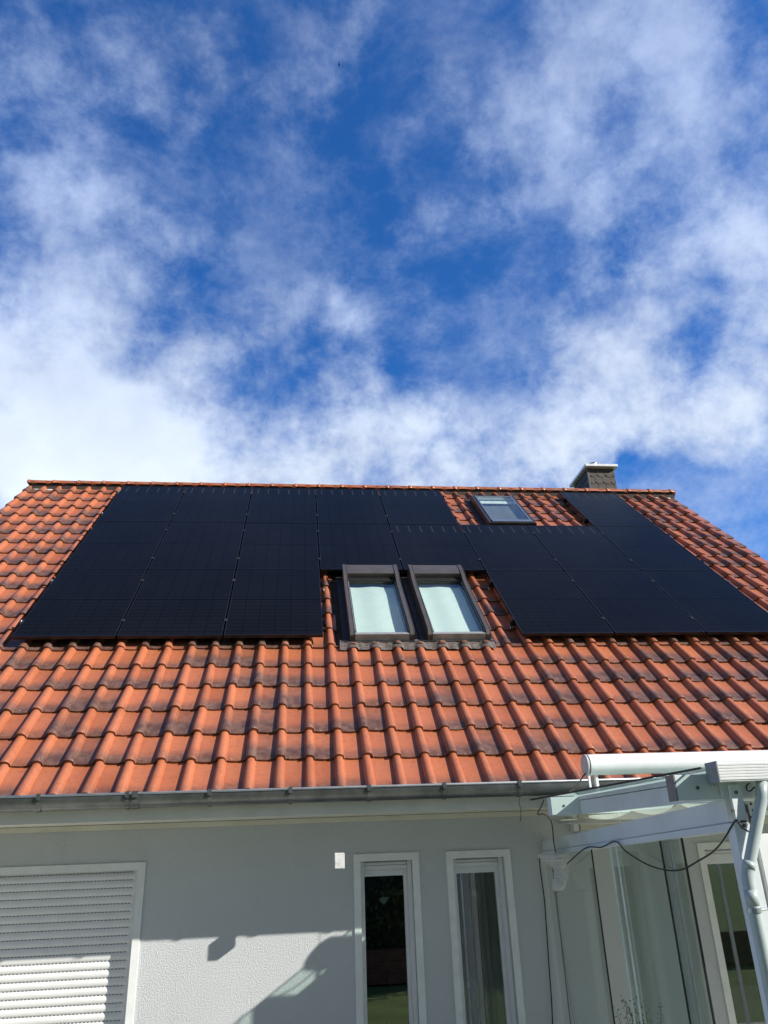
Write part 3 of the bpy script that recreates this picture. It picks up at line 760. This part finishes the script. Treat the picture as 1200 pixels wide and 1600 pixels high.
# side wall: top rail, lower strip, glass
RXF = 2.14; a0 = PX(843, 1315, RXF); 
zt0, zb0, zt1, zb1 = 2.212, 2.100, 2.345, 2.198; ye = -3.20
def lerp(a, b, t): return a+(b-a)*t
def rz(y, a, b): return lerp(a, b, y/ye)
mb = MB(); mb.hexa([(RXF, ye, zb1+.04), (RXF+.06, ye, zb1+.04), (RXF+.06, -.004, zb0+.03), (RXF, -.004, zb0+.03), (RXF, ye, zt1), (RXF+.06, ye, zt1), (RXF+.06, -.004, zt0), (RXF, -.004, zt0)])
cpart('side_rail', mb, WOODW, bevel=.003)
mb = MB(); mb.hexa([(RXF-.010, ye, zb1), (RXF+.07, ye, zb1), (RXF+.07, -.004, zb0), (RXF-.010, -.004, zb0), (RXF-.010, ye, zb1+.037), (RXF+.07, ye, zb1+.037), (RXF+.07, -.004, zb0+.028), (RXF-.010, -.004, zb0+.028)])
cpart('screen_track', mb, WOODW, bevel=.002)
def pane(ya, yb, x):
    mb = MB(); mb.hexa([(x, yb, .06), (x+.008, yb, .06), (x+.008, ya, .06), (x, ya, .06), (x, yb, rz(yb, zb0, zb1)-.001), (x+.008, yb, rz(yb, zb0, zb1)-.001), (x+.008, ya, rz(ya, zb0, zb1)-.001), (x, ya, rz(ya, zb0, zb1)-.001)])
    return cpart('glass_screen', mb, PGLASS)
pane(-.03, -1.165, RXF+.012); pane(-1.50, -2.40, RXF+.028); pane(-1.65, -2.50, RXF+.044); pane(-2.35, -2.62, RXF+.012)
def vbar(y, x, w, mat, nm, d=.008):
    mb = MB(); mb.box((x, y-w/2, .06), (x+d, y+w/2, rz(y, zb0, zb1)-.002)); cpart(nm, mb, mat)
EDGE = simple('polished_glass_edge', (.80, .90, .86), .15, metal=.0)
vbar(-1.170, RXF+.010, .010, BLACK, 'seal'); vbar(-1.498, RXF+.026, .014, EDGE, 'glass_edge'); vbar(-1.648, RXF+.010, .014, EDGE, 'glass_edge')
vbar(-2.343, RXF+.010, .012, BLACK, 'seal'); vbar(-2.46, RXF+.010, .022, ALU, 'handle_profile'); vbar(-2.625, RXF+.010, .014, BLACK, 'seal')
vbar(-.20, RXF+.010, .006, simple('grey_seal', (.12, .14, .13)), 'seal')
# posts, plates
mb = MB(); mb.box((2.115, -3.285, 0), (2.195, -3.203, zb1+.035)); post = cpart('post', mb, WOODW, bevel=.004)
mb = MB(); mb.box((2.120, -3.300, 2.243), (2.180, -3.286, 2.405)); 
cpart('cleat_board', mb, WOODW, bevel=.002)
mb = MB()
for (px, py, yy) in ((1150, 1238, -3.300), (1145, 1267, -3.302), (1162, 1290, -3.287)):
    c = PY(px, py, yy); mb.tube([c, c+Vector((0, -.006, 0))], .0085, 10)
for (px, py, yy) in ((1090, 1231, -3.254), (881, 1259, -1.2)):
    c = PY(px, py, yy); mb.tube([c, c+Vector((0, -.004, 0))], .0085, 10)
cpart('bolts', mb, BRONZE)
# perforated angle bracket behind the downpipe
mb = MB(); a = PY(1160, 1256, -3.24); b = PY(1182, 1292, -3.24)
mb.box((a.x, -3.245, b.z), (a.x+.012, -3.16, a.z)); mb.box((a.x+.012, -3.17, b.z), (b.x+.02, -3.160, a.z)); cpart('angle_bracket', mb, BRONZE)
mb = MB()
for (px, py) in ((1173, 1256), (1176, 1266), (1174, 1277)):
    c = PY(px, py, -3.172); mb.tube([c, c+Vector((0, -.003, 0))], .006, 8)
cpart('bracket_holes', mb, BLACK)
mb = MB(); mb.box((2.235, -3.16, 2.19), (2.32, -3.10, 2.335)); cpart('inner_block', mb, PVC)
# downpipe
PIPE = simple('pale_grey_pipe', (.42, .48, .48), .30, var=.05)
Yp_ = -3.335
qa, qb, qc = PY(1191, 1222, Yp_), PY(1189, 1246, Yp_), PY(1168, 1366, Yp_); qc.y = qc.y-.0
dp = [(qa.x, Yp_, z0-.001), (qb.x+.004, Yp_, qb.z+.01), (qb.x, Yp_, qb.z-.01), (qc.x, Yp_, qc.z), (qc.x-.004, Yp_, qc.z-.03), (qc.x-.004, Yp_, qc.z-.06), (qc.x-.004, Yp_, .02)]
mb = MB(); mb.tube(dp, .0275, 20); cpart('downpipe', mb, PIPE, smooth=True)
qx = qc.x-.004
for P_ in ([(qx, Yp_, qc.z-.065), (qx, Yp_, qc.z-.13)], [(qc.x+.022, Yp_, qc.z+.052), (qc.x+.009, Yp_, qc.z+.022)]):
    mb = MB(); mb.tube(P_, .0292, 20); mb.build('pipe_socket', PIPE, cano, smooth=True)
mb = MB(); mb.tube([(qx, Yp_, 1.87), (qx, Yp_, 1.85)], .0325, 20); mb.build('pipe_clamp', ALU, cano)
mb = MB(); mb.tube([(qx+.03, Yp_, 1.86), (qx+.07, Yp_+.02, 1.86), (qx+.07, -3.28, 1.86)], .006, 8); mb.build('clamp_screw', ALU, cano)
# front frame of the glazed side to the right
mb = MB(); mb.box((2.215, -3.285, .02), (2.285, -3.20, 2.18)); cpart('post', mb, PVC, bevel=.003)
mb = MB(); mb.box((2.30, -3.27, .02), (2.62, -3.23, 2.06)); cpart('front_panel', mb, PVC)
for k in range(4):
    mb = MB(); mb.box((2.63+k*.97, -3.255, .05), (3.58+k*.97, -3.247, 2.33)); cpart('front_glass', mb, PGLASS)
    mb = MB(); mb.box((3.585+k*.97, -3.265, .02), (3.625+k*.97, -3.235, 2.34)); cpart('glass_frame', mb, PVC)
mb = MB(); mb.box((6.5, -3.285, 0), (6.58, -3.203, 2.34)); cpart('post', mb, WOODW, bevel=.004)
# wavy sail under the rafters
def sail(x, y):
    Y = -.60-2.56*y; X0 = 2.055+.17*min(1, max(0, (y-.15)/.4)); X = X0+(6.47-X0)*x
    s = math.sin(y*math.pi*4.0)
    return Vector((X, Y, 2.366-.050*abs(s)**1.0+.006*math.sin(X*9+y*20)))
mb = MB(); mb.grid(sail, 30, 64); cpart('shade_cloth', mb, CLOTH, smooth=True)
mb = MB()
for (px, py) in ((966, 1268),): c = PX(px, py, 2.25); mb.tube([c, c+Vector((0, 0, -.10))], .004, 6)
cpart('pull_cord', mb, WHITE)

# awning roller on the canopy
aw = thing('awning_roller', 'round white awning roller lying above the canopy in front of the tiles', 'awning', (4.4, -1.06, 2.51))
AY = -1.09; AZ = 2.729; AR = .077
mb = MB(); mb.tube([(2.243, AY, AZ), (6.4, AY, AZ)], AR, 40); mb.build('tube_casing', PVC, aw, smooth=True)
for o in aw.children: o.data.set_sharp_from_angle(angle=math.radians(40))
mb = MB(); mb.tube([(2.215, AY, AZ), (2.236, AY, AZ)], AR*1.01, 40); oc = mb.build('end_cap', simple('grey_white_cap', (.50, .51, .52), .5), aw, bevel=.004)
mb = MB(); mb.tube([(2.236, AY, AZ), (2.243, AY, AZ)], AR*.97, 40); mb.build('cap_gap', BLACK, aw)
mb = MB(); mb.box((2.225, AY-.03, 2.565), (2.240, AY-.01, AZ-.06)); mb.build('foot', PVC, aw)
for q in (2.285, 3.6, 5.6):
    mb = MB(); mb.box((q, AY-.02, 2.512), (q+.02, AY+.02, AZ-.05)); mb.build('mount', WHITE, aw)
# ------------------------------------------------------------------ small things
def catmull(P, n=6):
    P = [Vector(p) for p in P]; out = []
    for i in range(len(P)-1):
        a, b, c, d = P[max(i-1, 0)], P[i], P[i+1], P[min(i+2, len(P)-1)]
        for k in range(n):
            t = k/n; out.append(.5*((2*b)+(c-a)*t+(2*a-5*b+4*c-d)*t*t+(3*b-a-3*c+d)*t**3))
    return out+[P[-1]]
def cable(name, P, r, label, mat=BLACK, cat='cable'):
    P = catmull(P); c = P[0]
    mb = MB(); mb.tube([p-c for p in P], r, 6); o = mb.build(name, mat, smooth=True); o.location = c; tag(o, label, cat); return o
z8 = [(205,635),(300,553),(375,550),(448,520),(500,570),(600,632),(700,662),(780,657),(850,620),(930,570),(985,505),(1020,445),(1045,415),(1070,450),(1105,472)]
cable('string_cable', [PX(820+x/3.158, 1150+y/3.158, 2.112) for x, y in z8], .0045, 'black cable looped along the lower white side rail of the canopy')
cable('hanging_cable', [PY(800+x/3, 1150+y/3, -.02) for x, y in ((130,565),(132,620),(150,750),(158,850),(165,950),(175,1100),(186,1250),(192,1420))], .005, 'black cable running straight down the house wall at the canopy corner')
cable('loop_cable', [PY(800+x/3, 1150+y/3, -1.21) for x, y in ((150,300),(135,335),(120,366),(150,366),(180,392),(190,430),(195,490),(205,547))], .0045, 'short black cable bent around the left end of the canopy back beam')
cable('awning_cable', [Vector((2.22, AY-.02, AZ-.06)), PY(911, 1213, -1.08), PY(902, 1227, -1.10), PY(888, 1238, -1.12), PY(870, 1244, -1.15)], .005, 'black cable from the awning roller end down to the gutter')
o = cable('gutter_wire', [PY(813, 1226, -.85), PY(812, 1245, -.84), PY(811, 1256, -.84), PY(813, 1262, -.84), PY(814, 1276, -.84), PY(813, 1283, -.84)], .0022, 'thin dark wire hanging from the gutter left of the canopy', BLACK, 'wire')
# S hook
hk = [(1171+math.cos(t)*7*1.0-0, 1235+math.sin(t)*8) for t in (4.9, 4.3, 3.7, 3.1, 2.5, 1.9, 1.3, .7)]
hk = [(1171,1224),(1167.5,1226),(1166,1230),(1168,1235),(1172,1236),(1175.5,1233),(1178,1230.5),(1181,1231)]
cable('hook', [PY(x, y, -3.30) for x, y in hk], .0035, 'small black curved hook screwed into the canopy front board', BLACK, 'hook')
# lantern hanging in the sun
lx = PY(529, 1345, -.5); lan = thing('lantern', 'small white perforated box lantern hanging from the eaves', 'lantern', (lx.x, -.5, lx.z-.055))
mb = MB(); lw, ldp, lh = .078, .080, .113; X0 = lx.x-lw/2+.006; Zb = lx.z-lh/2
mb.box((X0, -.5-ldp/2, Zb), (X0+lw, -.5+ldp/2, Zb+lh)); mb.build('lantern_body', WHITE, lan, bevel=.004)
mb = MB(); rr = random.Random(2)
for i in range(7):
    for j in range(9):
        if rr.random() < .30:
            cx = X0+.008+i*.0100; cz = Zb+.012+j*.0112; mb.box((cx, -.5-ldp/2-.0015, cz), (cx+.0035, -.5-ldp/2-.0003, cz+.0035))
            cyy = -.5-ldp/2+.008+i*.0100; mb.box((X0-.0015, cyy, cz), (X0-.0003, cyy+.0035, cz+.0035))
mb.build('lantern_holes', simple('hole_shadow', (.25, .25, .24)), lan)
mb = MB(); mb.tube([(X0+.012, -.5, Zb+lh), (X0+.016, -.5, Zb+lh+.05), (X0+.012, -.5, SOZ-.001)], .0012, 5); mb.build('hanging_thread', WHITE, lan)
# wrapped lamp at the corner
lp = thing('wrapped_lamp', 'outdoor lamp wrapped in crumpled clear plastic under the beam end', 'lamp', (2.12, -.40, 1.85))
c0 = PX(868, 1342, 2.10); c1 = PX(884, 1368, 2.10); c2 = PX(874, 1392, 2.09)
yv = PX(870, 1345, 2.10).y
mb = MB()
def lumps(pts, rad, n=22, m=34, amp=.35, seed=0):
    P = catmull(pts, m//(len(pts)-1)); L_ = len(P); i0 = len(mb.v)
    for i, p in enumerate(P):
        t = i/(L_-1)*(len(rad)-1); k = min(int(t), len(rad)-2); r = lerp(rad[k], rad[k+1], t-k)
        for j in range(n):
            a = 2*math.pi*j/n; d = Vector((math.cos(a)*.75, math.sin(a), 0))
            q = p+d*r; w = noise.noise(q*38+Vector((seed, 0, 0)))+.6*noise.noise(q*90)
            mb.v.append(tuple(p+d*r*(1+amp*w)))
    for i in range(L_-1):
        for j in range(n): mb.f.append((i0+i*n+j, i0+i*n+(j+1) % n, i0+(i+1)*n+(j+1) % n, i0+(i+1)*n+j))
    mb.f.append(tuple(i0+j for j in range(n))); mb.f.append(tuple(i0+(L_-1)*n+j for j in range(n)))
LY = -.62
g = lambda x, y, Y=LY: PY(x, y, Y)
lumps([g(862, 1334), g(868, 1343), g(876, 1356), g(876, 1372), g(873, 1388), g(872, 1393)], [.15, .15, .075, .068, .060, .02])
lumps([g(846, 1340), g(858, 1344), g(872, 1349), g(884, 1353)], [.02, .05, .06, .02], seed=5)
mb.build('plastic_wrap', WRAP, lp, smooth=False)
mb = MB(); mb.tube([g(870, 1340), g(875, 1365), g(874, 1384)], [.03, .028, .03], 14); mb.build('lamp_body', simple('lamp_grey', (.35, .35, .34), .4), lp, smooth=True)
mb = MB(); mb.tube([g(870, 1393), g(876, 1392)], .006, 8); mb.build('plastic_knot', BLACK, lp)
# ornaments behind the panes
def ornament(x, y, m_, lab):
    c = PY(x, y, .145); mb = MB(); P = [(0, .03), (.02, .022), (.05, .025), (.036, .012), (.026, -.005), (.008, -.024), (-.006, -.026), (-.03, -.010), (-.04, .008), (-.028, .022)]
    n = len(P); mb.v += [(a, 0, b) for a, b in P]+[(a, .004, b) for a, b in P]; mb.f += [tuple(range(n)), tuple(n+k for k in reversed(range(n)))]
    for k in range(n): mb.f.append((k, (k+1) % n, n+(k+1) % n, n+k))
    mb.tube([(0, .002, .03), (0, .002, .16)], .0008, 4)
    o = mb.build('window_ornament', m_); o.location = c; tag(o, lab, 'ornament')
ornament(600, 1407, simple('grey_felt', (.32, .34, .33), .9), 'grey heart shaped ornament hanging behind the left narrow window')
ornament(742, 1397, simple('mint_felt', (.25, .42, .38), .9), 'mint green ornament hanging behind the right narrow window')
# curtain and chair in the room behind the right narrow window
mb = MB(); mb.grid(lambda x, y: Vector((1.60+.42*x, .62+.035*math.sin(x*34)+.01*math.sin(x*11+y*3), .1+2.1*y)), 70, 8)
tag(mb.build('curtain', CURT, smooth=True), 'pale green pleated curtain inside the right narrow window', 'curtain')
cu = thing('dining_chair', 'brown wooden chair with slatted back inside the right narrow window', 'chair', (1.62, 1.6, .04))
mb = MB(); mb.box((1.42, 1.4, .45), (1.84, 1.82, .49)); mb.build('seat', WOODB, cu)
mb = MB(); mb.box((1.42, 1.4, .96), (1.84, 1.43, 1.03)); 
for i in range(6): mb.box((1.45+i*.066, 1.405, .49), (1.48+i*.066, 1.425, .96))
mb.build('backrest', simple('pale_wood', (.62, .48, .26), .5), cu)
for x in (1.42, 1.80):
    for y in (1.4, 1.78): MB().box((x, y, .04), (x+.04, y+.04, .45)).build('leg', WOODB, cu)
cab = thing('cabinet', 'brown wooden cabinet standing inside behind the right narrow window', 'cabinet', (1.45, 2.4, .04))
MB().box((1.0, 2.2, .04), (1.75, 2.6, 1.75)).build('cabinet_body', WOODB, cab); MB().box((.98, 2.17, 1.75), (1.77, 2.62, 1.79)).build('cabinet_top', simple('cream_shelf', (.5, .45, .36)), cab)
MB().box((1.2, 2.19, 1.0), (1.215, 2.198, 1.12)).build('handle', ALU, cab)

# a bird far up
b0 = CAM+ray(530, 101).normalized()*110
bp = thing('bird', 'tiny dark bird gliding high up in the cloudy sky', 'bird', b0)
mb = MB(); mb.tube([b0+Vector((-.16, 0, 0)), b0+Vector((-.06, 0, .01)), b0+Vector((.06, 0, .01)), b0+Vector((.13, 0, .02)), b0+Vector((.17, 0, .015))], [.012, .045, .05, .03, .006], 8)
mb.build('body', BLACK, bp, smooth=True)
for sgn in (-1, 1):
    mb = MB(); w = lambda x, y, z: b0+Vector((x, sgn*y, z)); mb.hexa([w(.07, .03, .02), w(-.04, .03, .02), w(-.10, .34, .05), w(-.02, .34, .06), w(.07, .03, .032), w(-.04, .03, .032), w(-.10, .34, .056), w(-.02, .34, .066)])
    mb.build('wing', BLACK, bp)

# shrub behind the side screen
sh_ = thing('climbing_shrub', 'thin bare twigs with a few dark leaves behind the glass screen', 'plant', (2.75, -.75, 0))
rr = random.Random(11); mt = MB(); ml = MB()
for i in range(9):
    tx, ty = 950+rr.random()*100, 1556+rr.random()*30
    top = PY(tx, ty, -.7-.15*rr.random()); b0 = Vector((lerp(2.75, top.x, .3), -.75, .2))
    pts = [b0.lerp(top, t)+Vector((rr.uniform(-.03, .03), rr.uniform(-.03, .03), 0))*t for t in (0, .2, .4, .6, .8, .92, 1)]
    mt.tube(pts, [.006, .005, .004, .0035, .003, .002, .001], 5)
    for k in range(26):
        t = .55+.45*rr.random(); j = min(int(t*6), 5); p = pts[j].lerp(pts[j+1], rr.random())+Vector((rr.uniform(-.03, .03), rr.uniform(-.03, .03), rr.uniform(-.02, .03)))
        a = rr.uniform(0, 6.28); s = rr.uniform(.005, .011); d = Vector((math.cos(a), rr.uniform(-.5, .5), math.sin(a))).normalized(); e = d.cross(Vector((rr.random(), 1, rr.random()))).normalized()
        ml.quad(p-d*s, p+e*s*.6, p+d*s, p-e*s*.6)
mt.build('twig', BARK, sh_); ml.build('leaves', HEDGE, sh_)

# ------------------------------------------------------------------ garden (seen in the panes)
def lawnf(x, y):
    X = -60+120*x; Y = -80+140*y
    return Vector((X, Y, -.03 if Y > -6 else -.03+.04*noise.noise(Vector((X*.3, Y*.3, 0)))))
mb = MB(); mb.grid(lawnf, 60, 70); tag(mb.build('ground', GRASS), kind='structure')
mb = MB(); mb.box((-9, -3.9, -.1), (9, -.002, .0)); tag(mb.build('terrace', STONE), kind='structure')
def leafcloud(mb, cs, n, s, rr):
    for _ in range(n):
        c, r = rr.choice(cs); d = Vector((rr.gauss(0, 1), rr.gauss(0, 1), rr.gauss(0, 1))).normalized()*(rr.random()**.45)
        p = Vector(c)+Vector((d.x*r[0], d.y*r[1], d.z*r[2])); a = Vector((rr.gauss(0, 1), rr.gauss(0, 1), rr.gauss(0, 1))).normalized(); b = a.orthogonal().normalized(); q = s*rr.uniform(.6, 1.3)
        mb.quad(p-a*q, p+b*q*.6, p+a*q, p-b*q*.6)
rr = random.Random(4)
hg = thing('garden_hedge', 'tall dark garden hedge mirrored in the narrow window panes', 'hedge', (0, -10, 0))
mb = MB(); cs = [((-9+i*.7, -10+rr.uniform(-.3, .3), rr.uniform(.6, 2.1)), (.8, .6, .85)) for i in range(20)]+[((-9+i*.7, -10, .8), (.8, .6, .8)) for i in range(20)]
leafcloud(mb, cs, 20000, .055, rr); mb.build('foliage', HEDGE, hg)
mb = MB(); mb.box((-9.5, -10.2, 0), (4.6, -9.8, 2.2)); mb.build('inner_branches', simple('hedge_core', (.02, .022, .01), .9), hg)
bd = thing('raised_bed', 'low brown timber bed edge in front of the mirrored hedge', 'garden bed', (0, -8.9, 0))
for i in range(3):
    mb = MB(); mb.box((-9, -8.95, i*.185), (15, -8.88, .18+i*.185)); mb.build('plank', simple('dark_timber', (.13, .055, .03), .8, var=.3), bd, bevel=.004)
mb = MB(); mb.box((-9, -9.6, 0), (15, -8.952, .50)); mb.build('soil', simple('soil', (.05, .035, .02), .95, var=.3), bd)
def tree(x, y, h, lab, seed):
    rr = random.Random(seed); t = thing('garden_tree', lab, 'tree', (x, y, 0), 'garden trees mirrored in the window panes')
    mb = MB(); mb.tube([(x, y, 0), (x+.1, y, h*.3), (x-.1, y+.1, h*.6), (x, y, h*.85)], [.22, .17, .10, .03], 10)
    cs = []
    for i in range(11):
        a = rr.uniform(0, 6.28); z0_ = h*rr.uniform(.3, .7); R_ = h*rr.uniform(.12, .30); e = (x+math.cos(a)*R_, y+math.sin(a)*R_, z0_+h*.18)
        mb.tube([(x, y, z0_), ((x+e[0])/2, (y+e[1])/2, z0_+h*.06), e], [.07, .045, .015], 6); cs.append((e, (h*.15, h*.15, h*.11)))
    mb.build('trunk', BARK, t); mb = MB(); leafcloud(mb, cs, 7000, .09, rr); mb.build('crown', TLEAF, t)
tree(2.5, -17, 8, 'broad green garden tree mirrored in the left narrow window', 1); tree(7.5, -19, 9, 'tall garden tree mirrored in the patio door', 2)
